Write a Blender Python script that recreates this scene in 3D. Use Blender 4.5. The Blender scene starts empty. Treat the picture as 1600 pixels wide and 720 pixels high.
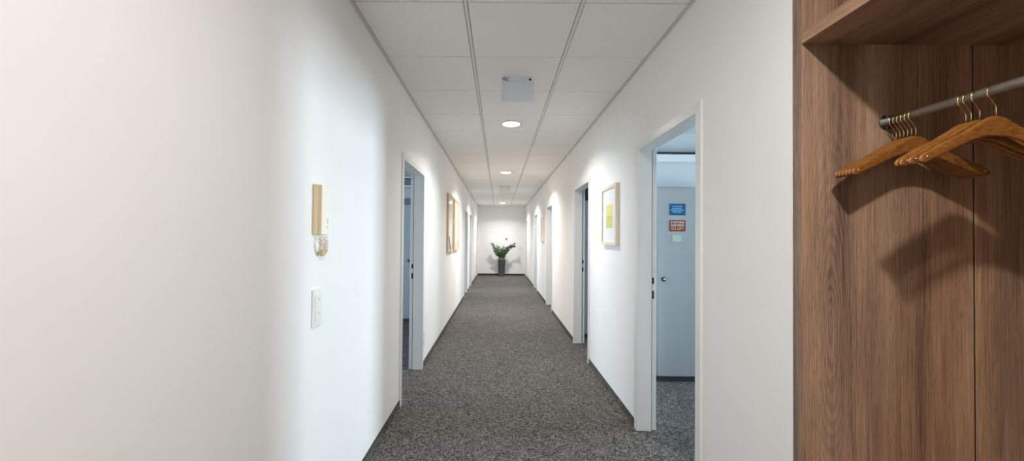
import bpy, bmesh, math, random
from mathutils import Vector, Matrix
random.seed(7)
S = bpy.context.scene
C = S.collection
PI = math.pi
XL, XR, YE, HC = -0.8041, 1.0225, 14.94, 2.6387      # corridor: left wall, right wall, end wall, ceiling
HO = 2.55                                            # office ceilings
DT = 2.04                                            # door opening height

# ---------------------------------------------------------------- materials
def lin(c):
    return tuple(((v/255)/12.92 if v/255 <= .04045 else ((v/255+.055)/1.055)**2.4) for v in c)
MATS = {}
class NT:
    def __init__(s, name):
        s.m = bpy.data.materials.new(name); s.m.use_nodes = True
        s.t = s.m.node_tree; s.b = s.t.nodes['Principled BSDF']; MATS[name] = s.m
    def n(s, typ, **k):
        o = s.t.nodes.new(typ)
        for a, v in k.items():
            if a.startswith('i_'):
                key = a[2:]
                o.inputs[int(key) if key.isdigit() else key.replace('_', ' ')].default_value = v
            else: setattr(o, a, v)
        return o
    def l(s, a, b): s.t.links.new(a, b)
    def ramp(s, fac, stops):
        r = s.n('ShaderNodeValToRGB'); e = r.color_ramp.elements
        while len(e) < len(stops): e.new(.5)
        for i, (p, c) in enumerate(stops):
            e[i].position = p; e[i].color = (*c, 1) if len(c) == 3 else c
        s.l(fac, r.inputs[0]); return r
    def coord(s, scale=(1, 1, 1), loc=(0, 0, 0)):
        c = s.n('ShaderNodeTexCoord'); m = s.n('ShaderNodeMapping')
        m.inputs['Scale'].default_value = scale; m.inputs['Location'].default_value = loc
        s.l(c.outputs['Object'], m.inputs[0]); return m.outputs[0]
    def noise(s, vec, sc, det=2, rough=.5, dist=0):
        o = s.n('ShaderNodeTexNoise'); o.inputs['Scale'].default_value = sc
        o.inputs['Detail'].default_value = det; o.inputs['Roughness'].default_value = rough
        o.inputs['Distortion'].default_value = dist
        s.l(vec, o.inputs['Vector']); return o.outputs[0]
    def math(s, op, a, b=None):
        o = s.n('ShaderNodeMath', operation=op)
        for i, v in enumerate((a, b)):
            if v is None: continue
            if isinstance(v, (int, float)): o.inputs[i].default_value = v
            else: s.l(v, o.inputs[i])
        return o.outputs[0]
    def mixc(s, fac, a, b, mode='MIX'):
        o = s.n('ShaderNodeMix', data_type='RGBA', blend_type=mode)
        for i, v in ((0, fac), (6, a), (7, b)):
            if isinstance(v, (int, float)): o.inputs[i].default_value = v
            elif isinstance(v, tuple): o.inputs[i].default_value = (*v, 1)
            else: s.l(v, o.inputs[i])
        return o.outputs[2]
    def bump(s, h, strength, dist=.01):
        o = s.n('ShaderNodeBump'); o.inputs['Strength'].default_value = strength; o.inputs['Distance'].default_value = dist
        s.l(h, o.inputs['Height']); s.l(o.outputs[0], s.b.inputs['Normal'])

def plain(name, rgb, rough=.5, metal=0., vary=.04, scale=30., spec=.5, bump=0.):
    m = NT(name); v = m.coord()
    f = m.noise(v, scale, 3)
    c = lin(rgb)
    r = m.ramp(f, [(.3, tuple(x*(1-vary) for x in c)), (.7, tuple(min(1, x*(1+vary)) for x in c))])
    m.l(r.outputs[0], m.b.inputs['Base Color'])
    m.b.inputs['Roughness'].default_value = rough; m.b.inputs['Metallic'].default_value = metal
    m.b.inputs['Specular IOR Level'].default_value = spec
    if bump: m.bump(m.noise(v, scale*4, 2), bump, .002)
    return m.m

def emit(name, rgb, strength):
    m = NT(name); m.b.inputs['Base Color'].default_value = (.8, .8, .8, 1)
    m.b.inputs['Emission Color'].default_value = (*rgb, 1); m.b.inputs['Emission Strength'].default_value = strength
    return m.m

WALL = plain('painted_wall', (240, 239, 237), .75, vary=.012, scale=3, spec=.2, bump=.10)
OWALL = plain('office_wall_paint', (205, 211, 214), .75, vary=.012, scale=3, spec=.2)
FRAME = plain('frame_lacquer', (232, 232, 230), .28, vary=.01, scale=5)
WHITEP = plain('white_plastic', (236, 235, 230), .35, vary=.01)
BEIGE = plain('cream_plastic', (247, 240, 226), .4, vary=.02)
TAN = plain('tan_plastic', (222, 204, 168), .45, vary=.02)
BLACK = plain('black_plastic', (22, 22, 24), .4, vary=.1)
DARK = plain('dark_seal', (48, 50, 52), .7, vary=.1)
CUPB = plain('grey_cupboard', (168, 173, 174), .45, vary=.015, scale=8)
CUPD = plain('dark_plinth', (62, 66, 68), .6, vary=.05)
GRID = plain('ceiling_grid_white', (226, 224, 218), .5, vary=.01)
EDGE = plain('ceiling_edge_angle', (214, 211, 204), .6, vary=.02)
CHROME = plain('brushed_steel', (205, 201, 194), .33, .7, vary=.06, scale=60)
BRASS = plain('pale_brass', (232, 205, 150), .22, 1., vary=.04, scale=60)
GUNM = plain('dark_metal', (120, 116, 112), .35, 1., vary=.1)
GREYS = plain('strike_metal', (60, 62, 64), .5, .6, vary=.1)
ARCH = plain('archive_board', (120, 124, 130), .8, vary=.06)
SOIL = plain('soil', (50, 40, 32), .95, vary=.3, scale=80)

def mat_carpet(name, k=1.0, base=(92, 89, 86)):
    m = NT(name); v = m.coord()
    c = lin(base)
    def cell(sc):
        o = m.n('ShaderNodeTexVoronoi'); o.inputs['Scale'].default_value = sc; m.l(v, o.inputs['Vector'])
        q = m.n('ShaderNodeSeparateColor'); m.l(o.outputs['Color'], q.inputs[0]); return q.outputs[0]
    a = cell(165); b = cell(80); d = cell(40); w = m.noise(v, 1.3, 3, .5)
    f = m.math('ADD', m.math('ADD', m.math('MULTIPLY', a, .60), m.math('MULTIPLY', b, .28)), m.math('MULTIPLY', d, .12))
    r = m.ramp(f, [(.18, tuple(x*.30 for x in c)), (.42, tuple(x*.72 for x in c)), (.58, tuple(x*1.22 for x in c)), (.82, tuple(x*2.45 for x in c))])
    r2 = m.ramp(w, [(.3, (.93, .93, .93)), (.7, (1.06, 1.06, 1.06))])
    col = m.mixc(1.0, r.outputs[0], r2.outputs[0], 'MULTIPLY')
    m.l(col, m.b.inputs['Base Color']); m.b.inputs['Roughness'].default_value = .95
    m.b.inputs['Specular IOR Level'].default_value = .1
    m.bump(f, .6, .004)
    return m.m
CARPET = mat_carpet('loop_carpet')

def mat_tile():
    m = NT('mineral_ceiling_tile'); v = m.coord()
    c = lin((246, 244, 239))
    a = m.noise(v, 260, 3, .7); w = m.noise(v, .9, 2)
    r = m.ramp(a, [(.30, tuple(x*.80 for x in c)), (.5, c), (.7, tuple(x*1.08 for x in c))])
    m.l(r.outputs[0], m.b.inputs['Base Color']); m.b.inputs['Roughness'].default_value = .9
    m.b.inputs['Specular IOR Level'].default_value = .1; m.bump(a, .25, .002)
    return m.m
TILE = mat_tile()

def mat_wood(name, axis='Z', tint=(1, 1, 1), board=.30, off=(0, 0, 0)):
    """brown oak, grain along the given axis (object coordinates)"""
    m = NT(name)
    c = m.n('ShaderNodeTexCoord'); sp = m.n('ShaderNodeSeparateXYZ'); m.l(c.outputs['Object'], sp.inputs[0])
    X, Y, Z = sp.outputs
    if axis == 'Z': across, deep, along = X, Y, Z
    elif axis == 'Y': across, deep, along = X, Z, Y
    else: across, deep, along = Y, Z, X
    def vec(sa, sd, sl, la=0, ll=0):
        k = m.n('ShaderNodeCombineXYZ')
        m.l(m.math('ADD', m.math('MULTIPLY', across, sa), la), k.inputs[0])
        m.l(m.math('MULTIPLY', deep, sd), k.inputs[1])
        m.l(m.math('ADD', m.math('MULTIPLY', along, sl), ll), k.inputs[2]); return k.outputs[0]
    # cathedral figure: stretched growth rings around the heart of each board
    u = m.math('SUBTRACT', across, 1.118)
    bw = m.math('ABSOLUTE', u)
    wob = m.noise(vec(3, 3, 1.1), 1.0, 3, .55)
    l2 = m.math('MULTIPLY', m.math('SUBTRACT', along, 1.11), .14)
    rad = m.math('SQRT', m.math('ADD', m.math('MULTIPLY', bw, bw), m.math('MULTIPLY', l2, l2)))
    rr = m.math('ADD', rad, m.math('MULTIPLY', wob, .055))
    rings = m.math('SINE', m.math('MULTIPLY', rr, 780.))
    near = m.math('MAXIMUM', m.math('SUBTRACT', 1.15, m.math('MULTIPLY', rad, 9.)), .12)
    rings = m.math('MULTIPLY', rings, near)
    fine = m.noise(vec(210, 210, 3.5), 1.0, 4, .65)
    pores = m.noise(vec(700, 700, 22), 1.0, 2, .6)
    broad = m.noise(vec(9, 9, .5), 1.0, 3, .55)
    fleck = m.noise(vec(60, 60, 2.0), 1.0, 2, .5)
    f = m.math('MULTIPLY', rings, .05)
    f = m.math('ADD', f, m.math('MULTIPLY', fine, .50))
    f = m.math('ADD', f, m.math('MULTIPLY', broad, .62))
    f = m.math('ADD', f, m.math('MULTIPLY', fleck, .14))
    f = m.math('SUBTRACT', f, .13)
    t = tint
    def k(c): c = lin(c); return tuple(x*y for x, y in zip(c, t))
    r = m.ramp(f, [(.30, k((106, 80, 65))), (.42, k((146, 115, 94))), (.54, k((170, 137, 112))), (.68, k((200, 165, 136)))])
    pr = m.ramp(pores, [(.36, (.55, .53, .51)), (.46, (1, 1, 1))])
    col = m.mixc(.75, r.outputs[0], pr.outputs[0], 'MULTIPLY')
    # drying cracks and knots
    wav = m.math('MULTIPLY', m.math('SUBTRACT', m.noise(vec(.01, .01, 5), 1.0, 4, .6), .5), .05)
    wid = m.math('MULTIPLY', m.noise(vec(.01, .01, 11, 0, 5), 1.0, 2, .5), .0034)
    for cx_, lo, hi in ((1.432, 1.10, 1.66), (1.186, .35, 1.14), (1.412, 1.72, 2.05)):
        dd = m.math('ABSOLUTE', m.math('SUBTRACT', m.math('SUBTRACT', across, cx_), wav))
        g = m.math('MULTIPLY', m.math('LESS_THAN', dd, m.math('SUBTRACT', wid, .0007)), m.math('MULTIPLY', m.math('GREATER_THAN', along, lo), m.math('LESS_THAN', along, hi)))
        col = m.mixc(m.math('MULTIPLY', g, .72), col, k((62, 46, 38)))
    vor = m.n('ShaderNodeTexVoronoi'); m.l(vec(5.2, 5.2, 2.6, .4, .9), vor.inputs['Vector']); vor.inputs['Scale'].default_value = 1.0
    kn = m.ramp(vor.outputs['Distance'], [(.018, (1, 1, 1)), (.055, (0, 0, 0))])
    col = m.mixc(m.math('MULTIPLY', kn.outputs[0], .7), col, k((52, 34, 26)))
    hue = m.ramp(m.noise(vec(3.2, 3.2, .35, 7, 2), 1.0, 3, .6), [(.35, (.86, .90, .95)), (.5, (.97, .97, .96)), (.66, (1.10, 1.05, .96))])
    col = m.mixc(1.0, col, hue.outputs[0], 'MULTIPLY')
    m.l(col, m.b.inputs['Base Color'])
    m.b.inputs['Roughness'].default_value = .52; m.b.inputs['Specular IOR Level'].default_value = .35
    m.bump(m.math('ADD', pores, m.math('MULTIPLY', fine, .5)), .25, .002)
    return m.m
OAKV = mat_wood('brown_oak_upright', 'Z')
OAKX = mat_wood('brown_oak_lengthwise', 'Y')
OAKE = mat_wood('brown_oak_edge', 'Z', tint=(.72, .76, .82))

def mat_hanger():
    m = NT('varnished_hanger_wood'); v = m.coord((30, 30, 90))
    a = m.noise(v, 1.6, 4, .6, .4); b = m.noise(m.coord(), 420, 2, .6)
    f = m.math('ADD', m.math('MULTIPLY', a, .6), m.math('MULTIPLY', b, .4))
    r = m.ramp(f, [(.35, lin((104, 62, 24))), (.5, lin((134, 84, 34))), (.66, lin((160, 106, 50)))])
    m.l(r.outputs[0], m.b.inputs['Base Color']); m.b.inputs['Roughness'].default_value = .38
    m.b.inputs['Coat Weight'].default_value = .35; m.b.inputs['Coat Roughness'].default_value = .2
    return m.m
HWOOD = mat_hanger()

def mat_ash():
    m = NT('pale_ash_frame'); v = m.coord((60, 60, 6))
    r = m.ramp(m.noise(v, 1.5, 3), [(.3, lin((222, 208, 186))), (.7, lin((238, 228, 210)))])
    m.l(r.outputs[0], m.b.inputs['Base Color']); m.b.inputs['Roughness'].default_value = .5
    return m.m
ASH = mat_ash()
PINE = NT('golden_pine_frame'); _r = PINE.ramp(PINE.noise(PINE.coord((60, 60, 6)), 1.5, 3), [(.3, lin((198, 168, 118))), (.7, lin((222, 196, 150)))])
PINE.l(_r.outputs[0], PINE.b.inputs['Base Color']); PINE.b.inputs['Roughness'].default_value = .4; PINE = PINE.m
MAT = plain('picture_mat', (232, 234, 232), .6, vary=.01)

def mat_art(name, stops, scale, stretch=(1, 1, 1), rough=.35, dist=1.0):
    m = NT(name); r = m.ramp(m.noise(m.coord(stretch), scale, 4, .6, dist), [(p, lin(c)) for p, c in stops])
    m.l(r.outputs[0], m.b.inputs['Base Color']); m.b.inputs['Roughness'].default_value = rough
    return m.m
ARTY = mat_art('yellow_print', [(.3, (226, 214, 150)), (.5, (236, 222, 128)), (.7, (214, 208, 176))], 14, (1, 1, .5))
ARTG = mat_art('green_print', [(.3, (158, 172, 112)), (.5, (204, 204, 128)), (.7, (224, 214, 138))], 20, (1, 2, .5))
ARTA = mat_art('pale_lilac_print', [(.3, (206, 200, 206)), (.5, (226, 222, 222)), (.7, (238, 232, 226))], 3, (1, 1, .5), .15)
ARTB = mat_art('peach_print', [(.3, (232, 200, 178)), (.5, (240, 220, 202)), (.7, (238, 228, 206))], 3.2, (1, 1.4, .6), .2)
ARTC = mat_art('beige_print', [(.3, (214, 200, 176)), (.5, (226, 212, 188)), (.7, (236, 226, 204))], 6)
BLUEP = plain('blue_poster', (10, 88, 134), .5, vary=.03); REDP = plain('red_poster', (136, 48, 42), .5, vary=.04)
NOTE = plain('pale_note_paper', (186, 204, 190), .7, vary=.02)
LETW = plain('white_lettering', (240, 236, 226), .6, vary=.01); LETY = plain('yellow_lettering', (240, 200, 120), .6, vary=.01)
LETB = plain('pale_blue_lettering', (150, 206, 236), .6, vary=.01)
LAMP = emit('lamp_diffuser', (1, .96, .9), 14)
PLATE = NT('frosted_acrylic'); PLATE.b.inputs['Base Color'].default_value = (*lin((176, 180, 190)), 1)
PLATE.b.inputs['Roughness'].default_value = .3
_f = PLATE.noise(PLATE.coord(), 6, 2); PLATE.l(PLATE.ramp(_f, [(.3, lin((224, 227, 236))), (.7, lin((230, 233, 238)))]).outputs[0], PLATE.b.inputs['Base Color']); PLATE = PLATE.m
def mat_pot():
    m = NT('woven_grey_planter')
    v = m.coord((1, 1, 1)); w = m.noise(v, 60, 3, .7)
    r = m.ramp(w, [(.35, lin((52, 52, 52))), (.5, lin((84, 83, 80))), (.68, lin((128, 126, 120)))])
    m.l(r.outputs[0], m.b.inputs['Base Color']); m.b.inputs['Roughness'].default_value = .7; m.bump(w, .5, .004)
    return m.m
POT = mat_pot()
def mat_leaf():
    m = NT('glossy_leaf'); v = m.coord()
    r = m.ramp(m.noise(v, 14, 3), [(.32, lin((26, 46, 22))), (.5, lin((44, 70, 30))), (.7, lin((84, 110, 54)))])
    m.l(r.outputs[0], m.b.inputs['Base Color']); m.b.inputs['Roughness'].default_value = .3
    return m.m
LEAF = mat_leaf(); STEM = plain('plant_stem', (70, 92, 44), .5, vary=.1)
GL = NT('window_glass'); _t = GL.n('ShaderNodeBsdfTransparent'); _g = GL.n('ShaderNodeBsdfGlossy'); _g.inputs['Roughness'].default_value = .02
_mx = GL.n('ShaderNodeMixShader'); _mx.inputs[0].default_value = .06; GL.l(_t.outputs[0], _mx.inputs[1]); GL.l(_g.outputs[0], _mx.inputs[2])
GL.l(_mx.outputs[0], GL.t.nodes['Material Output'].inputs[0]); GL = GL.m

# ---------------------------------------------------------------- geometry helpers
class MB:
    def __init__(s): s.bm = bmesh.new(); s.mats = []
    def mi(s, m):
        if m not in s.mats: s.mats.append(m)
        return s.mats.index(m)
    def box(s, x0, x1, y0, y1, z0, z1, m=None, bev=0., mat=None):
        bm = s.bm
        if x0 > x1: x0, x1 = x1, x0
        if y0 > y1: y0, y1 = y1, y0
        vs = [bm.verts.new((x, y, z)) for x in (x0, x1) for y in (y0, y1) for z in (z0, z1)]
        fs = [bm.faces.new([vs[i] for i in f]) for f in ((0, 1, 3, 2), (4, 6, 7, 5), (0, 4, 5, 1), (2, 3, 7, 6), (0, 2, 6, 4), (1, 5, 7, 3))]
        if bev:
            es = list({e for f in fs for e in f.edges})
            r = bmesh.ops.bevel(bm, geom=es, offset=bev, segments=2, affect='EDGES', profile=.6)
            fs = list({f for f in r['faces']} | {f for v in vs if v.is_valid for f in v.link_faces} | {f for f in fs if f.is_valid})
        if m is not None:
            k = s.mi(m)
            for f in fs:
                if f.is_valid: f.material_index = k
        if mat is not None:
            vv = list({v for f in fs if f.is_valid for v in f.verts}); bmesh.ops.transform(bm, matrix=mat, verts=vv)
        return fs
    def loft(s, rings, m=None, cap=True, closed=False):
        bm = s.bm; R = [[bm.verts.new(p) for p in r] for r in rings]; n = len(R[0]); fs = []
        for a, b in zip(R, R[1:] + ([R[0]] if closed else [])):
            for i in range(n):
                j = (i+1) % n; fs.append(bm.faces.new((a[i], a[j], b[j], b[i])))
        if cap and not closed:
            fs.append(bm.faces.new(R[0][::-1])); fs.append(bm.faces.new(R[-1]))
        k = s.mi(m) if m is not None else 0
        for f in fs: f.material_index = k; f.smooth = True
        return fs
    def tube(s, pts, r, m=None, n=8, closed=False):
        pts = [Vector(p) for p in pts]; rings = []; N = len(pts)
        rr = r if isinstance(r, (list, tuple)) else [r]*N
        up = None
        for i, p in enumerate(pts):
            a = pts[(i-1) % N] if (closed or i) else p; b = pts[(i+1) % N] if (closed or i < N-1) else p
            t = (b-a).normalized()
            if up is None:
                up = Vector((0, 0, 1)) if abs(t.z) < .9 else Vector((1, 0, 0))
                u = t.cross(up).normalized()
            else: u = (u - t*u.dot(t)).normalized()
            w = t.cross(u)
            rings.append([p + (u*math.cos(2*PI*k/n) + w*math.sin(2*PI*k/n))*rr[i] for k in range(n)])
        return s.loft(rings, m, True, closed)
    def lathe(s, prof, c=(0, 0, 0), axis='Z', n=32, m=None):
        rings = []
        for r, h in prof:
            ring = []
            for k in range(n):
                a = 2*PI*k/n; x, y = r*math.cos(a), r*math.sin(a)
                p = {'Z': (x, y, h), 'Y': (x, h, y), 'X': (h, x, y)}[axis]
                ring.append(Vector(c)+Vector(p))
            rings.append(ring)
        return s.loft(rings, m, True)
    def obj(s, name, m=None, parent=None, loc=None, smooth=False):
        me = bpy.data.meshes.new(name)
        bmesh.ops.recalc_face_normals(s.bm, faces=s.bm.faces[:])
        s.bm.to_mesh(me); s.bm.free()
        if s.mats:
            for q in s.mats: me.materials.append(q)
        else: me.materials.append(m)
        o = bpy.data.objects.new(name, me); C.objects.link(o)
        if parent:
            o.parent = parent; o.location = -parent.location     # meshes are modelled in world coordinates
        if smooth:
            for p in me.polygons: p.use_smooth = True
        return o
def thing(name, label, cat, loc=(0, 0, 0), group=None):
    o = bpy.data.objects.new(name, None); C.objects.link(o); o.location = Vector(loc); o.empty_display_size = .1
    o['label'] = label; o['category'] = cat
    if group: o['group'] = group
    return o
def tag(o, label, cat, group=None):
    o['label'] = label; o['category'] = cat
    if group: o['group'] = group
    return o
def struct(o, label, cat):
    o['kind'] = 'structure'; o['label'] = label; o['category'] = cat; return o
def copy_tree(o, parent=None):
    c = o.copy(); C.objects.link(c); c.parent = parent
    for ch in [q for q in bpy.data.objects if q.parent == o]: copy_tree(ch, c)
    return c

# ---------------------------------------------------------------- doors in the corridor walls
RD = [(2.02, 2.86), (4.44, 5.25), (7.50, 8.30), (10.39, 11.19), (14.08, 14.86)]
LD = [(3.27, 4.14), (9.20, 10.07), (10.66, 11.55), (14.08, 14.86)]
TH = .125
CUT = .035
def wall_run(x0, x1, y0, y1, zt, holes, m, dz0=0):
    """wall along Y with openings (y0, y1, z0, z1)"""
    b = MB(); y = y0
    for a, c, z0, z1 in sorted(holes):
        b.box(x0, x1, y, a, 0, zt)
        if z0 > 0: b.box(x0, x1, a, c, 0, z0)
        b.box(x0, x1, a, c, z1, zt); y = c
    b.box(x0, x1, y, y1, 0, zt)
    return b
W_Y0 = -3.0
hl = [(a-CUT, c+CUT, 0, DT+CUT) for a, c in LD]; hr = [(a-CUT, c+CUT, 0, DT+CUT) for a, c in RD]
struct(wall_run(XL-TH, XL, W_Y0, YE, HC+.15, hl, WALL).obj('wall_left', WALL), 'long white painted corridor wall on the left', 'wall')
b = wall_run(XR, XR+TH, 1.364, YE, HC+.15, hr, WALL)
b.box(XR, XR+TH, W_Y0, -.16, 0, HC+.15)
struct(b.obj('wall_right', WALL), 'white painted corridor wall with five doorways on the right', 'wall')
b = MB(); b.box(-6.2, 6.3, YE, YE+.12, 0, HC+.15)
struct(b.obj('wall_end', WALL), 'white wall closing the far end of the corridor', 'wall')
b = MB(); b.box(-6.2, 6.3, W_Y0-.12, W_Y0, 0, HC+.15)
struct(b.obj('wall_back', WALL), 'white wall behind the camera', 'wall')
b = MB(); b.box(-6.2, 6.3, W_Y0-.12, YE+.12, -.06, 0)
struct(b.obj('floor', CARPET), 'dark grey flecked loop carpet floor', 'floor')

# corridor ceiling: plasterboard over the entrance, lay-in tiles along the corridor
G1, G2, T0, T = -.1878, .4372, 2.0699, .625
b = MB()
b.box(XL, XR, W_Y0, T0-T, HC, HC+.05, TILE)
e = .024
cols = [(XL+e, G1-.013), (G1+.013, G2-.013), (G2+.013, XR-e)]
k = -1
while T0+k*T < YE:
    y0 = T0+k*T+.0035; y1 = min(T0+(k+1)*T-.0035, YE-e)
    if y1-y0 > .05:
        for i, (x0, x1) in enumerate(cols):
            b.box(x0, x1, y0, y1, HC, HC+.018, TILE, bev=.0025)
    k += 1
b.box(XL, XR, T0-T, YE, HC+.02, HC+.05, DARK)
struct(b.obj('ceiling', TILE), 'suspended ceiling of pale grey square mineral tiles', 'ceiling')
b = MB()
for g in (G1, G2): b.box(g-.0095, g+.0095, T0-T, YE-e, HC-.001, HC+.02, GRID, bev=.001)
struct(b.obj('trim_1', GRID), 'long white metal grid bars between the ceiling tiles', 'trim')
b = MB()
b.box(XL, XL+.021, T0-T, YE, HC-.002, HC+.02, EDGE, bev=.001); b.box(XR-.021, XR, T0-T, YE, HC-.002, HC+.02, EDGE, bev=.001)
b.box(XL+.021, XR-.021, YE-.021, YE, HC-.002, HC+.02, EDGE, bev=.001)
struct(b.obj('trim_2', EDGE), 'grey metal angle edging the suspended ceiling', 'trim')

# skirting: carpet strip under a black edge
def skirt(name, side, runs, label):
    b = MB(); X = XL if side < 0 else XR; d = .009 if side < 0 else -.009
    for y0, y1 in runs:
        b.box(X, X+d, y0, y1, 0, .0505, CARPET); b.box(X, X+d*1.1, y0, y1, .0505, .055, BLACK)
    struct(b.obj(name), label, 'baseboard')
def runs(y0, y1, ds):
    r = []; y = y0
    for a, c in ds: r.append((y, a-.056)); y = c+.056
    if y < y1: r.append((y, y1))
    return r
skirt('baseboard_left', -1, runs(W_Y0, YE, LD), 'carpet faced skirting with black edge along the left wall')
skirt('baseboard_right', 1, runs(1.364, YE, RD), 'carpet faced skirting with black edge along the right wall')
b = MB(); b.box(XL, XR, YE-.011, YE, 0, .058, BLACK, bev=.001)  # shade on the far skirting is put into its black colour
struct(b.obj('baseboard_end'), 'skirting along the end wall, its shade painted black', 'baseboard')

# steel door frames, one per doorway
def door(n, side, y0, y1, label, leaf=True):
    X = XR if side > 0 else XL
    root = bpy.data.objects.new('door_%d' % n, None); C.objects.link(root); root.location = (X, (y0+y1)/2, 0)
    struct(root, label, 'door')
    xs = lambda a, c: (X+side*a, X+side*c)
    cw = .052; b = MB(); b.mi(FRAME)
    for (ya, yb, s) in ((y0, y0, -1), (y1, y1, 1)):
        q = lambda a, c: (ya+s*a, ya+s*c)
        b.box(*xs(-.012, .004), *q(0, cw), 0, DT+cw, bev=.002)            # corridor architrave
        b.box(*xs(.004, .094), *q(0, CUT), 0, DT+.002, bev=.0015)          # lining
        b.box(*xs(.099, TH), *q(.017, CUT), 0, DT+.017, bev=.001)          # rebate
        b.box(*xs(.094, .099), *q(.004, CUT), 0, DT+.017, DARK)            # seal
        b.box(*xs(TH-.003, TH+.010), *q(.017, cw), 0, DT+cw, bev=.002)     # office architrave
    b.box(*xs(-.012, .004), y0, y1, DT, DT+cw, bev=.002)
    b.box(*xs(.004, .094), y0-CUT, y1+CUT, DT, DT+CUT, bev=.0015)
    b.box(*xs(.094, .099), y0-CUT, y1+CUT, DT+.004, DT+CUT, DARK)
    b.box(*xs(.099, TH), y0-CUT, y1+CUT, DT+.017, DT+CUT, bev=.001)
    b.box(*xs(TH-.003, TH+.010), y0, y1, DT+.017, DT+cw, bev=.002)
    fr = b.obj('door_frame', None, root)
    s = MB()
    for (za, zb) in ((1.062, 1.108), (.953, 1.012)):
        s.box(*xs(.1015, .1165), y1+.0150, y1+.0175, za, zb, GREYS)
        s.box(*xs(.105, .113), y1+.0140, y1+.0165, za+.006, zb-.006, BLACK)
    s.obj('strike_plate', None, root)
    if leaf:
        l = MB(); l.box(*xs(TH+.012, TH+.012+(y1-y0)), y0-.062, y0-.022, .008, DT-.005, bev=.002)
        lf = l.obj('door_leaf', FRAME, root)
        h = MB(); hx = X+side*(TH+.012+(y1-y0)-.06)
        h.tube([(hx, y0-.022, 1.05), (hx, y0+.022, 1.05), (hx-side*.01, y0+.03, 1.05), (hx-side*.12, y0+.03, 1.05)], .009)
        h.lathe([(.0, -.0), (.026, 0), (.026, .006), (0, .006)], (hx, y0-.022, 1.05), 'Y', 20)
        h.obj('door_handle', CHROME, lf).location = (0, 0, 0)
    return root
names_r = ['nearest', 'second', 'third', 'fourth', 'last']
n = 1
for i, (a, c) in enumerate(RD):
    door(n, 1, a, c, 'white steel door frame of the %s doorway on the right wall' % names_r[i]); n += 1
for i, (a, c) in enumerate(LD):
    door(n, -1, a, c, 'white steel door frame of the %s doorway on the left wall' % ['nearest', 'second', 'third', 'last'][i]); n += 1

# ---------------------------------------------------------------- offices behind the doors
OX = 6.0
RR = [(1.50, 4.27), (4.36, 5.99), (6.08, 9.3), (9.4, 12.8), (12.9, YE)]
LR = [(2.0, 6.92), (7.02, 10.3), (10.4, 12.8), (12.9, YE)]
WR = [(2.95, 3.95), (4.55, 5.8), (6.7, 8.7), (10.2, 12.2), (13.4, 14.6)]
WL = [(2.3, 4.7), (7.7, 9.7), (10.8, 12.4), (13.4, 14.6)]
Z0, Z1 = .85, 2.32
def windows(side, ws, start):
    X = side*OX
    for i, (a, c) in enumerate(ws):
        root = bpy.data.objects.new('window_%d' % (start+i), None); C.objects.link(root); root.location = (X, (a+c)/2, Z0)
        struct(root, 'white framed office window in the outer wall, number %d from the entrance' % (i+1), 'window')
        b = MB(); x0, x1 = X+side*.04, X+side*.10
        b.box(x0, x1, a, a+.06, Z0, Z1); b.box(x0, x1, c-.06, c, Z0, Z1)
        b.box(x0, x1, a, c, Z0, Z0+.06); b.box(x0, x1, a, c, Z1-.06, Z1)
        mids = [] if c-a < 1.3 else [(a+c)/2]
        for q in mids: b.box(x0, x1, q-.04, q+.04, Z0, Z1)
        b.obj('window_frame', FRAME, root)
        g = MB(); g.box(X+side*.066, X+side*.074, a+.05, c-.05, Z0+.05, Z1-.05); g.obj('pane', GL, root)
windows(1, WR, 1); windows(-1, WL, 6)
struct(wall_run(OX, OX+.12, W_Y0, YE, HC+.15, [(a, c, Z0, Z1) for a, c in WR], OWALL).obj('wall_right_outer', OWALL), 'outer office wall with windows on the right', 'wall')
struct(wall_run(-OX-.12, -OX, W_Y0, YE, HC+.15, [(a, c, Z0, Z1) for a, c in WL], OWALL).obj('wall_left_outer', OWALL), 'outer office wall with windows on the left', 'wall')
b = MB(); x0 = XR+TH
b.box(x0, OX, 1.42, 1.50, 0, HC)
for (p, q) in zip(RR, RR[1:]): b.box(x0, OX, p[1], q[0], 0, HC)
struct(b.obj('wall_right_partition', OWALL), 'white partitions between the offices on the right', 'wall')
b = MB()
b.box(-OX, XL-TH, 1.9, 2.0, 0, HC)
for (p, q) in zip(LR, LR[1:]): b.box(-OX, XL-TH, p[1], q[0], 0, HC)
struct(b.obj('wall_left_partition', OWALL), 'white partitions between the offices on the left', 'wall')
for i, (rooms, side) in enumerate(((RR, 1), (LR, -1))):
    b = MB(); xa, xb = (XR+TH, OX) if side > 0 else (-OX, XL-TH)
    for (a, c) in rooms: b.box(xa, xb, a, c, HO, HO+.06)
    struct(b.obj('ceiling_%s_offices' % ('right' if side > 0 else 'left'), OWALL), 'plain white office ceiling', 'ceiling')

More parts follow.
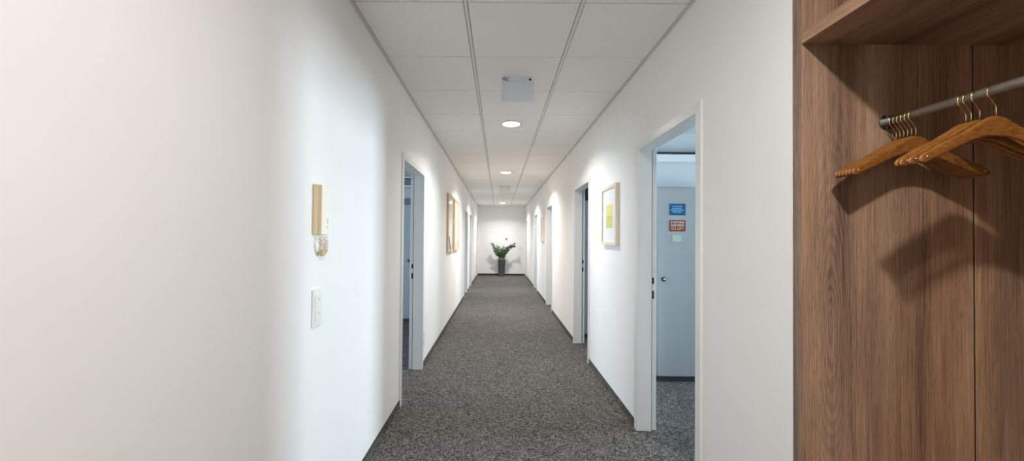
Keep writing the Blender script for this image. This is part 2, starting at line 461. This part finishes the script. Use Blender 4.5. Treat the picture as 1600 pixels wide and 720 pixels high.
# ---------------------------------------------------------------- office furniture seen through the doors
def cupboard(label, x0, x1, yf, yb, zt, knob=None, ndoor=2, plinth=.055):
    t = thing('office_cupboard', label, 'cupboard', ((x0+x1)/2, (yf+yb)/2, 0), 'grey office cupboards')
    b = MB(); b.box(x0+.012, x1-.012, yf+.025, yb, 0, plinth); b.obj('plinth', CUPD, t)
    b = MB()
    b.box(x0, x1, yf+.02, yb, plinth, zt, bev=.003); b.obj('body', CUPB, t)
    w = (x1-x0)/ndoor
    for i in range(ndoor):
        d = MB(); d.box(x0+i*w+.003, x0+(i+1)*w-.003, yf, yf+.0185, plinth+.004, zt-.022, bev=.002)
        dd = d.obj('cupboard_door', CUPB, t)
        if i == 0 and knob:
            kx, kz = knob; k = MB()
            k.lathe([(0, 0), (.019, 0), (.021, -.004), (.021, -.012), (.017, -.016), (.0, -.016)], (kx, yf, kz), 'Y', 24, BLACK)
            k.lathe([(0, -.016), (.009, -.016), (.009, -.020), (0, -.020)], (kx, yf, kz), 'Y', 16, CHROME)
            kk = k.obj('knob', None, dd); kk.location = (0, 0, 0)
    return t
cupboard('tall pale grey cupboard with posters and round black knob, seen through the nearest right doorway', 1.56, 2.62, 3.84, 4.268, 1.912, (1.612, 1.004))
cupboard('tall grey cupboard glimpsed through the second right doorway', 1.165, 2.1, 5.53, 5.985, 1.935)
cupboard('tall grey cupboard with round dark knob, seen through the nearest left doorway', -2.5, -1.18, 6.46, 6.915, 1.93, (-1.485, 1.012), 1)
# plain black box filling the dark area on top of the second cupboard
b = MB(); b.box(1.17, 1.62, 5.55, 5.95, 1.936, 2.36, BLACK, bev=.004); b.box(1.165, 1.625, 5.545, 5.955, 2.30, 2.365, BLACK, bev=.003)
tag(b.obj('black_box'), 'black lidded box standing on the cupboard in the second right office', 'box')
# wall duct in the first office, shadow gap on top drawn as black strips
b = MB(); b.box(1.5, 5.9, 4.19, 4.269, 2.225, 2.305, FRAME, bev=.004); b.box(1.5, 5.9, 4.18, 4.269, 2.309, 2.325, BLACK)
b.box(1.5, 5.9, 4.22, 4.269, 2.305, 2.309, DARK)
tag(b.obj('wall_duct'), 'pale horizontal wall duct with a shadow gap drawn black on top, above the postered cupboard', 'duct')
# two wall shelves with archive boxes in the left office
for i, (z, lab) in enumerate(((2.25, 'lower pale wall shelf seen through the nearest left doorway'), (2.40, 'upper pale wall shelf seen through the nearest left doorway'))):
    b = MB(); b.box(-2.5, -1.0, 6.62, 6.918, z, z+.022, bev=.002)
    tag(b.obj('wall_shelf', FRAME), lab, 'shelf', 'wall shelves in the left office')
def abox(x0, x1, z0, z1, label):
    b = MB(); b.box(x0, x1, 6.64, 6.9, z0, z1, ARCH, bev=.003); b.box(x0+.02, x0+.06, 6.638, 6.641, z0+.02, z1-.02, WHITEP)
    tag(b.obj('archive_box'), label, 'box', 'archive boxes in the left office')
abox(-1.75, -1.46, 2.2725, 2.385, 'grey archive box on the lower wall shelf in the left office, right-hand one')
abox(-2.10, -1.78, 2.2725, 2.385, 'grey archive box on the lower wall shelf in the left office, left-hand one')
abox(-1.80, -1.40, 1.9305, 2.06, 'flat grey archive box lying on the left office cupboard')

# posters on the cupboard door
def poster(name, label, x0, x1, z0, z1, m, cat='poster'):
    t = thing(name, label, cat, ((x0+x1)/2, 3.8385, z0))
    b = MB(); b.box(x0, x1, 3.8375, 3.8395, z0, z1, m); b.obj('sheet', m, t)
    return t
def text(body, x, z, size, m, parent, y=3.8368, sx=1.0):
    cu = bpy.data.curves.new('lettering', 'FONT'); cu.body = body; cu.size = size; cu.align_x = 'CENTER'; cu.align_y = 'CENTER'
    cu.extrude = .0003; cu.offset = .0003; cu.materials.append(m)
    tmp = bpy.data.objects.new('lettering_curve', cu); C.objects.link(tmp); bpy.context.view_layer.update()
    me = bpy.data.meshes.new_from_object(tmp.evaluated_get(bpy.context.evaluated_depsgraph_get())); me.name = 'lettering'
    bpy.data.objects.remove(tmp); bpy.data.curves.remove(cu)
    o = bpy.data.objects.new('lettering', me); C.objects.link(o); o.parent = parent
    o.location = Vector((x, y, z))-parent.location; o.rotation_euler = (PI/2, 0, 0); o.scale = (sx, 1, 1)
p = poster('blue_poster', 'small blue poster with four lines of pale print, topmost on the office cupboard', 1.667, 1.826, 1.628, 1.742, BLUEP)
b = MB()
for (x0, x1, z) in ((1.70, 1.795, 1.715), (1.695, 1.79, 1.694), (1.68, 1.813, 1.677), (1.70, 1.79, 1.660)):
    x = x0
    while x < x1:
        w = random.uniform(.010, .024); b.box(x, min(x+w, x1), 3.8366, 3.8373, z-.004, z+.004); x += w+.005
b.obj('lettering', LETB, p)
p = poster('red_poster', 'small red poster reading IF NOTHING GOES RIGHT GO LEFT below the blue one', 1.667, 1.826, 1.471, 1.579, REDP)
text('IF NOTHING', 1.747, 1.557, .030, LETW, p, sx=.78)
text('GOES RIGHT', 1.747, 1.529, .030, LETW, p, sx=.78)
text('GO LEFT', 1.747, 1.497, .036, LETY, p, sx=.92)
p = poster('paper_note', 'small pale green paper note under the red poster', 1.701, 1.784, 1.371, 1.436, NOTE, 'note')

# ---------------------------------------------------------------- pictures
def picture(name, label, side, y0, y1, z0, z1, fm, depth=.032, fw=.03, art=(), group=None):
    X = XR if side > 0 else XL
    t = thing(name, label, 'picture', (X, (y0+y1)/2, z0), group)
    xs = lambda a, c: (X-side*a, X-side*c)
    b = MB()
    b.box(*xs(.001, depth), y0, y0+fw, z0, z1, bev=.0015); b.box(*xs(.001, depth), y1-fw, y1, z0, z1, bev=.0015)
    b.box(*xs(.001, depth-.0005), y0+fw, y1-fw, z0, z0+fw, bev=.0015); b.box(*xs(.001, depth-.0005), y0+fw, y1-fw, z1-fw, z1, bev=.0015)
    b.obj('frame', fm, t)
    b = MB(); b.box(*xs(.002, depth-.012), y0+fw-.002, y1-fw+.002, z0+fw-.002, z1-fw+.002); b.obj('mat_board', MAT, t)
    for (nm, a0, a1, c0, c1, m) in art:
        b = MB(); b.box(*xs(depth-.0125, depth-.0110), a0, a1, c0, c1); b.obj(nm, m, t)
    return t
picture('framed_picture', 'pale framed picture with yellow and green print, on the right wall between doorways', 1, 3.33, 3.80, 1.335, 1.872, ASH,
        art=[('print', 3.46, 3.66, 1.60, 1.70, ARTY), ('print', 3.46, 3.66, 1.49, 1.60, ARTG)])
picture('framed_picture', 'narrow looking pale framed print far down the right wall', 1, 8.80, 9.28, 1.334, 1.877, ASH, art=[('print', 8.90, 9.18, 1.44, 1.77, ARTC)])
t = picture('framed_picture', 'tall golden framed pale lilac picture on the left wall, nearer of two', -1, 6.03, 6.72, 1.165, 2.085, PINE, fw=.035,
        art=[('print', 6.07, 6.68, 1.21, 2.04, ARTA)], group='tall pictures on the left wall')
b = MB(); b.tube([(XL+.0225, 6.12+.05*k, 1.42-.025*k*k*.35-.01*k) for k in range(6)], .006); b.obj('dark_stroke', DARK, t)
picture('framed_picture', 'tall golden framed peach coloured picture on the left wall, farther of two', -1, 6.86, 7.60, 1.165, 2.085, PINE, fw=.035,
        art=[('print', 6.90, 7.56, 1.21, 2.04, ARTB)], group='tall pictures on the left wall')

# ---------------------------------------------------------------- small wall fittings
# intercom handset
t = thing('intercom_handset', 'cream wall intercom handset with curly cord on the left wall above the light switch', 'intercom', (XL, 1.73, 1.39))
b = MB(); b.box(XL+.001, XL+.020, 1.690, 1.785, 1.392, 1.613, bev=.004); b.obj('base', TAN, t)
b = MB()
b.box(XL+.0205, XL+.041, 1.692, 1.732, 1.394, 1.611, BEIGE, bev=.004); b.box(XL+.002, XL+.038, 1.6895, 1.6918, 1.396, 1.609, TAN)
for q in (.024, .031): b.box(XL+q, XL+q+.003, 1.6895, 1.694, 1.396, 1.609, TAN, bev=.001)
b.box(XL+.0205, XL+.034, 1.734, 1.783, 1.394, 1.611, BEIGE, bev=.004)
b.obj('handset', None, t)
b = MB()
for z in (1.462, 1.450, 1.427): b.box(XL+.034, XL+.0365, 1.752, 1.764, z-.004, z+.004, EDGE, bev=.001)
b.obj('button', None, t)
def coil():
    path = []                                   # loop hanging below the handset
    for k in range(121):
        a = k/120
        ang = PI*(1+a*1.0)
        y = 1.745 + .026*math.cos(ang+PI) + .0; z = 1.392 - .078*math.sin(PI*a)**.7 - .006
        path.append(Vector((XL+.022+.004*math.sin(a*9), y, z)))
    pts = []
    N = 900
    for i in range(N+1):
        u = i/N*120; k = min(int(u), 119); f = u-k
        p = path[k].lerp(path[k+1], f); tn = (path[k+1]-path[k]).normalized()
        n1 = Vector((1, 0, 0)); n2 = tn.cross(n1).normalized()
        w = i/N*2*PI*22
        pts.append(p + (n1*math.cos(w)+n2*math.sin(w))*.0085)
    return pts
b = MB(); b.tube(coil(), .0021, TAN, 5); b.obj('curly_cord', None, t)
# light switch
t = thing('light_switch', 'white double light switch plate on the left wall below the intercom', 'light switch', (XL, 1.73, .99))
b = MB(); b.box(XL+.001, XL+.010, 1.690, 1.771, .992, 1.154, bev=.003); b.obj('plate', WHITEP, t)
for z in (1.015, 1.076):
    b = MB(); b.box(XL+.010, XL+.0145, 1.703, 1.758, z, z+.056, WHITEP, bev=.0015)
    b.box(XL+.0143, XL+.0150, 1.728, 1.733, z+.030, z+.035, DARK); b.obj('rocker', None, t)
# socket
t = thing('wall_socket', 'white double power socket low on the left wall beside the nearest doorway', 'socket', (XL, 4.27, .24))
b = MB(); b.box(XL+.001, XL+.010, 4.215, 4.296, .235, .385, bev=.003); b.obj('plate', WHITEP, t)
for z in (.272, .345):
    b = MB(); b.lathe([(.0, .0105), (.021, .0105), (.023, .013), (.026, .013), (.026, .0101), (0, .0101)], (XL, 4.2555, z), 'X', 24, WHITEP)
    for s in (-1, 1): b.lathe([(0, .0107), (.003, .0107), (.003, .0112), (0, .0112)], (XL, 4.2555+s*.0095, z), 'X', 8, DARK)
    b.obj('outlet', None, t)
# thermostat and faint switch on the end wall
t = thing('thermostat_switch', 'small white thermostat with dark dial high on the end wall above the plant', 'thermostat', (.29, YE, 1.33))
b = MB(); b.box(.225, .375, YE-.02, YE-.001, 1.315, 1.385, bev=.004); b.obj('housing', WHITEP, t)
b = MB(); b.box(.255, .330, YE-.034, YE-.0205, 1.362, 1.402, bev=.004); b.obj('dial', BLACK, t)
t = thing('light_switch', 'tiny white light switch on the end wall right of the plant', 'light switch', (.84, YE, 1.0))
b = MB(); b.box(.78, .90, YE-.010, YE-.001, .995, 1.075, bev=.003); b.obj('plate', WHITEP, t)
for x0 in (.79, .843):
    b = MB(); b.box(x0, x0+.047, YE-.0145, YE-.0102, 1.004, 1.066, bev=.002); b.obj('rocker', GRID, t)

# ---------------------------------------------------------------- ceiling fittings
def downlight(x, y, label, power=30., group='round ceiling downlights', col=(1, .98, .955), spread=140, size=.17):
    t = thing('ceiling_light', label, 'ceiling light', (x, y, HC), group)
    b = MB(); b.lathe([(.108, -.001), (.110, -.003), (.106, -.008), (.097, -.010), (.0935, -.004), (.0935, -.0008), (.10, -.0005)], (x, y, HC), 'Z', 48)
    b.obj('trim_ring', GRID, t)
    b = MB(); b.lathe([(0, -.0012), (.0925, -.0012), (.0925, -.0048), (.07, -.0062), (0, -.0068)], (x, y, HC), 'Z', 48)
    b.obj('diffuser', LAMP, t)
    d = bpy.data.lights.new('downlight', 'AREA'); d.shape = 'DISK'; d.size = size; d.energy = power; d.color = col; d.spread = math.radians(spread)
    o = bpy.data.objects.new('downlight', d); C.objects.link(o); o.location = (x, y, HC-.014)
DX = G1+.3125+.002
PW = 21
downlight(DX, 4.257, 'bright round downlight just beyond the nearer hanging sign plate', 12)
downlight(DX, 7.382, 'round downlight in the ceiling second along the corridor, before the farther sign', PW)
downlight(DX, 10.50, 'round downlight in the ceiling hidden behind the farther hanging sign plate', PW)
downlight(DX, 13.63, 'farthest round downlight in the ceiling near the end wall and plant', 18)
downlight(.42, .24, 'round downlight over the entrance beside the wardrobe', 18, spread=178, size=.10, col=(1, .975, .955))
downlight(.10, -1.9, 'added unseen downlight behind the camera, fill for the entrance', 4, spread=176)  # unseen lamp, added as weak fill from behind the camera

PLATE2 = plain('pale_acrylic', (240, 238, 232), .3, vary=.01)
def sign(y, label, PLATE=PLATE):
    t = thing('exit_sign', label, 'sign', (.138, y, HC), 'hanging sign plates')
    x0, x1 = .012, .264
    b = MB(); b.box(x0, x1, y-.014, y+.014, HC-.030, HC-.0005, bev=.002); b.obj('ceiling_bracket', PLATE, t)
    b = MB(); b.box(x0, x1, y-.004, y+.004, HC-.186, HC-.0305, bev=.001); b.obj('plate', PLATE, t)
    b = MB()
    b.box(x0+.006, x0+.056, y-.0165, y-.0142, HC-.012, HC-.009, BLACK); b.box(x0+.006, x0+.030, y-.0165, y-.0142, HC-.018, HC-.015, BLACK)
    b.box(x0+.024, x0+.052, y-.0165, y-.0142, HC-.027, HC-.022, BLACK)
    b.obj('clip', None, t); b = MB()
    b.box(x1-.040, x1-.022, y-.0165, y-.0142, HC-.028, HC-.012, BLACK); b.box(x1-.020, x1-.010, y-.0165, y-.0142, HC-.028, HC-.012, WHITEP)
    b.obj('clip', None, t)
sign(3.04, 'grey blank sign plate hanging from the ceiling, large and nearer one')
sign(9.35, 'small looking pale sign plate hanging from the ceiling, farther one', PLATE2)

# ---------------------------------------------------------------- plant
PX, PY = .118, 14.62
t = thing('potted_plant', 'dark green leafy plant in tall charcoal planter against the end wall', 'plant', (PX, PY, 0))
b = MB()
def sq(w, z, r=.02):
    pts = []
    for cx, cy, a0 in ((1, 1, 0), (-1, 1, 1), (-1, -1, 2), (1, -1, 3)):
        for k in range(4):
            a = (a0 + k/3)*PI/2
            pts.append((PX+cx*(w-r)+r*math.cos(a), PY+cy*(w-r)+r*math.sin(a), z))
    return pts
b.loft([sq(.112, 0), sq(.114, .01), sq(.143, .60), sq(.147, .605), sq(.147, .63), sq(.135, .63), sq(.133, .585)], POT)
b.obj('planter', None, t)
b = MB(); b.loft([sq(.128, .588), sq(.128, .594)], SOIL); b.obj('soil', None, t)
def plant_stem(p0, p1, bend, nleaf, lsz, seed, u0=.22):
    rnd = random.Random(seed); p0 = Vector(p0); p1 = Vector(p1)
    c = (p0+p1)/2 + Vector(bend)
    P = lambda u: p0*(1-u)**2 + c*2*u*(1-u) + p1*u*u
    b = MB(); N = 14
    b.tube([P(i/N) for i in range(N+1)], [.013*(1-.7*i/N) for i in range(N+1)], STEM, 8)
    st = b.obj('stem', None, t)
    b = MB()
    for i in range(nleaf):
        u = u0+(1-u0)*i/(nleaf-1); p = P(u); tn = (P(min(1, u+.02))-P(u-.02)).normalized()
        side = tn.cross(Vector((0, 1, 0))).normalized(); s = 1 if i % 2 else -1
        ang = rnd.uniform(-.7, .7)
        d = (tn*.75 + side*s*math.cos(ang)*.85 + Vector((0, 1, 0))*math.sin(ang)*s).normalized()
        L = lsz*rnd.uniform(.8, 1.15)*(1-.35*abs(u-.55)); W = L*.27
        nrm = d.cross(tn).normalized() if d.cross(tn).length > .01 else Vector((0, -1, 0)); wv = nrm.cross(d).normalized()
        nrm = wv.cross(d).normalized()
        rows = []
        for q, wq in ((0, .12), (.2, .7), (.45, 1), (.72, .75), (.9, .35), (1, .03)):
            base = p + d*L*q + nrm*(.12*L*q*q) 
            rows.append([base-wv*W*wq+nrm*.012, base+nrm*.0, base+wv*W*wq+nrm*.012, base-nrm*.0035])
        b.loft([[tuple(v) for v in r] for r in rows], LEAF)
    lf = b.obj('leaf', None, st); lf.location = (0, 0, 0)
    if nleaf > 0: lf.name = 'leaves'
b0 = .59
plant_stem((PX-.05, PY, b0), (PX-.36, PY-.04, 1.19), (.02, 0, -.03), 18, .11, 1, .25)
plant_stem((PX+.05, PY, b0), (PX+.46, PY-.05, 1.15), (-.16, 0, .14), 20, .115, 2, .3)
for i, (dx, dy, h_) in enumerate(((-.14, .03, .98), (-.06, -.06, 1.02), (.02, .04, .95), (.09, -.05, 1.0), (.15, .05, .92), (-.10, -.10, .86), (.04, -.12, .88), (-.19, -.02, 1.08), (.12, .0, 1.06))):
    plant_stem((PX+dx*.4, PY+dy*.5, b0), (PX+dx*.85, PY+dy, h_), (dx*.2, dy*.2, .02), 10, .10, 10+i)

# ---------------------------------------------------------------- wardrobe
WY1 = 1.362; WYI = 1.3235; WY0 = -.12; WXB = 1.92; SH0, SH1 = 2.051, 2.092; WT = HC-.002
t = thing('built_in_wardrobe', 'open brown oak coat wardrobe with shelf and rail at the right edge', 'wardrobe', (1.4, .62, 0))
XF = XR-.0015
# far side panel in two boards with a dark joint at x = 1.60
b = MB(); b.box(XF, 1.5972, WYI, WY1-.0015, 0, WT, OAKV, bev=.0012); b.box(1.6028, WXB, WYI, WY1-.0015, 0, WT, OAKV, bev=.0012); b.box(1.5973, 1.6027, WYI+.0012, WY1-.004, .002, WT-.002, BLACK)
b.obj('side_panel', None, t)
b = MB(); b.box(XF-.0012, XF-.0001, WYI, WY1-.0015, 0, WT, OAKE); b.obj('edge_banding', None, t)
b = MB(); b.box(XF, WXB, WY0, WY0+.0385, 0, WT, OAKV, bev=.0012); b.obj('side_panel', None, t)
b = MB(); b.box(WXB, WXB+.018, WY0, WY1-.0015, 0, WT, OAKV); b.obj('back_panel', None, t)
b = MB(); b.box(XF+.0005, WXB-.0005, WY0+.039, WYI-.0005, SH0, SH1, OAKX, bev=.0012); b.obj('shelf', None, t)
b = MB(); b.box(XF+.0005, WXB-.0005, WY0+.039, WYI-.0005, .08, .12, OAKX, bev=.0012); b.obj('bottom_board', None, t)
b = MB(); b.box(XF+.03, XF+.05, WY0+.039, WYI-.0005, 0, .0795, OAKX); b.obj('plinth', None, t)
b = MB(); b.box(XF+.0005, WXB-.0005, WY0+.039, WYI-.0005, WT-.04, WT, OAKX, bev=.0012); b.obj('top_panel', None, t)
RX, RZ, RRAD = 1.304, 1.7865, .0125
b = MB(); b.tube([(RX, WY0+.040, RZ), (RX, WYI-.001, RZ)], RRAD, None, 28); rod = b.obj('clothes_rail', CHROME, t, smooth=True)
for y, s in ((WYI-.0005, -1), (WY0+.0385, 1)):
    b = MB(); b.lathe([(0, 0), (.024, 0), (.024, s*.004), (.0175, s*.006), (.0175, s*.026), (.0135, s*.027), (0, s*.027)], (RX, y, RZ), 'Y', 28, GUNM)
    for dz in (-.019, .019): b.lathe([(0, s*.004), (.004, s*.004), (.003, s*.007), (0, s*.007)], (RX, y, RZ+dz), 'Y', 10, CHROME)
    bb = b.obj('rail_socket', None, rod, smooth=True); bb.location = (0, 0, 0)
struct_wall = MB(); struct_wall.box(WXB+.02, WXB+.10, -.16, 1.42, 0, HC+.15); struct_wall.box(XR+TH, WXB+.10, -.24, -.16, 0, HC+.15); struct_wall.box(XR+.0, XR+TH, 1.364, 1.365, 0, HC)
struct(struct_wall.obj('wall_niche', WALL), 'wall behind the wardrobe niche', 'wall')

# coat hangers
TOP = [(0, 0), (.02, -.003), (.047, -.021), (.089, -.046), (.156, -.078), (.188, -.096), (.203, -.104), (.210, -.110), (.2125, -.114)]
BOT = [(0, -.054), (.03, -.056), (.064, -.066), (.114, -.090), (.178, -.119), (.195, -.127), (.206, -.1275), (.210, -.126), (.2125, -.122)]
def itp(tab, x):
    for (a, u), (c, v) in zip(tab, tab[1:]):
        if x <= c: return u+(v-u)*(x-a)/(c-a)
    return tab[-1][1]
HZ = -.0695                                           # top of the wood below the rail centre
def make_hanger(label):
    t = thing('coat_hanger', label, 'coat hanger', (RX, 0, RZ), 'wooden coat hangers on the wardrobe rail')
    b = MB(); rings = []; N = 44
    for i in range(N+1):
        u = -1+2*i/N; x = .2125*math.copysign(abs(u)**.85, u); ax = abs(x)
        z1, z0 = HZ+itp(TOP, ax), HZ+itp(BOT, ax); yc = -.016*(ax/.2125)**2
        th = .0054*(1 if ax < .2 else .8 if ax < .21 else .45); zc, hh = (z0+z1)/2, (z1-z0)/2
        ring = []
        for k in range(16):
            a = 2*PI*k/16; ca, sa = math.cos(a), math.sin(a)
            e_ = .45
            ring.append((x, yc+th*math.copysign(abs(ca)**e_, ca), zc+hh*math.copysign(abs(sa)**.6, sa)))
        rings.append(ring)
    b.loft(rings, HWOOD); o = b.obj('hanger_body', None); o.parent = t
    # hook: stem, crossing bend, then over the rail
    r = .0205; cz = RRAD+.0014-r; pts = [(0.003, 0, HZ-.004), (0.003, 0, HZ+.018), (0.0025, 0, HZ+.026), (-.002, 0, HZ+.0305)]
    a0, a1 = math.radians(238), math.radians(28)
    for k in range(25):
        a = a0+(a1-a0)*k/24; pts.append((r*math.cos(a), 0, cz+r*math.sin(a)))
    b = MB(); b.tube(pts, .00135, BRASS, 10); o = b.obj('hook', None, smooth=True); o.parent = t
    for s in (-1, 1):
        b = MB(); b.lathe([(0, -.0215), (.0022, -.0212), (.0022, -.018), (0, -.018)], (s*.196, 0, HZ-.112), 'Y', 10, CHROME)
        o = b.obj('tip_pin', None, smooth=True); o.parent = t
    return t
ys = [1.2905, 1.2785, 1.2665, 1.2545, 1.2425, 1.2300]
labs = ['wooden coat hanger closest to the side panel, leftmost brass hook of the far bundle',
        'wooden coat hanger with the second brass hook from the left in the far bundle',
        'wooden coat hanger with the third brass hook from the left in the far bundle',
        'wooden coat hanger fourth by brass hook from the left in the far bundle of six',
        'wooden coat hanger fifth by brass hook, just behind the front one of the far bundle',
        'front wooden coat hanger of the far bundle, with its whole brass hook showing',
        'wooden coat hanger rearmost of the middle three, leftmost hook of that trio',
        'wooden coat hanger in the centre of the middle three on the rail',
        'wooden coat hanger frontmost of the middle three, just behind the nearest one',
        'nearest wooden coat hanger, largest in view at the right edge of the photo']
ys += [1.098, 1.0855, 1.066, 1.031]
proto = make_hanger(labs[0])
yaw = [0, .012, 0, .015, 0, .0, .0, .0, .015, -.02]
for i, y in enumerate(ys):
    h = proto if i == 0 else copy_tree(proto)
    h.location = (RX, y, RZ); h.rotation_euler = (0, 0, yaw[i] if i >= 8 else 0); h['label'] = labs[i]

# ---------------------------------------------------------------- daylight through the office windows
def daylight(side, a, c, power, col=(.72, .87, 1.0), spread=100):
    d = bpy.data.lights.new('daylight', 'AREA'); d.shape = 'RECTANGLE'; d.size = c-a; d.size_y = Z1-Z0; d.energy = power; d.color = col; d.spread = math.radians(spread)
    o = bpy.data.objects.new('daylight', d); C.objects.link(o); o.location = (side*(OX+.14), (a+c)/2, (Z0+Z1)/2)
    o.rotation_euler = (0, side*PI/2, 0)
    # area lamps shine along -Z: turn it so that it faces the room; width runs along Y
    o.rotation_euler = Matrix(((0, 0, side), (1, 0, 0), (0, side, 0))).to_euler()
for i, (a, c) in enumerate(WR): daylight(1, a, c, [76, 24, 30, 40, 30][i])
for i, (a, c) in enumerate(WL): daylight(-1, a, c, [95, 50, 40, 25][i], spread=165, col=(.66, .83, 1.0))
W = bpy.data.worlds.new('World'); S.world = W; W.use_nodes = True
W.node_tree.nodes['Background'].inputs[0].default_value = (.62, .80, 1.0, 1); W.node_tree.nodes['Background'].inputs[1].default_value = 1.2

# ---------------------------------------------------------------- camera
f, yaw_, pitch, roll, cx, cy = 612.5664, -.0027, .0131, .0086, -22.4069, 5.0019
fwd = Vector((math.sin(yaw_)*math.cos(pitch), math.cos(yaw_)*math.cos(pitch), math.sin(pitch)))
right = Vector((math.cos(yaw_), -math.sin(yaw_), 0)); up = right.cross(fwd)
r2 = right*math.cos(roll)+up*math.sin(roll); u2 = up*math.cos(roll)-right*math.sin(roll)
cam = bpy.data.cameras.new('camera'); co = bpy.data.objects.new('camera', cam); C.objects.link(co)
M = Matrix((r2, u2, -fwd)).transposed().to_4x4(); M.translation = (0, 0, 1.3823); co.matrix_world = M
cam.sensor_width = 36; cam.sensor_fit = 'HORIZONTAL'; cam.lens = f/1600*36; cam.shift_x = -cx/1600; cam.shift_y = cy/1600; cam.clip_start = .02
S.camera = co
S.view_settings.view_transform = 'Standard'; S.view_settings.look = 'None'; S.view_settings.gamma = 1; S.view_settings.use_curve_mapping = False
S.view_settings.exposure = .93
S.cycles.max_bounces = 14; S.cycles.diffuse_bounces = 10; S.cycles.glossy_bounces = 4; S.cycles.transparent_max_bounces = 8
S.cycles.caustics_reflective = False; S.cycles.caustics_refractive = False
S.cycles.sample_clamp_indirect = 6; S.cycles.use_denoising = True
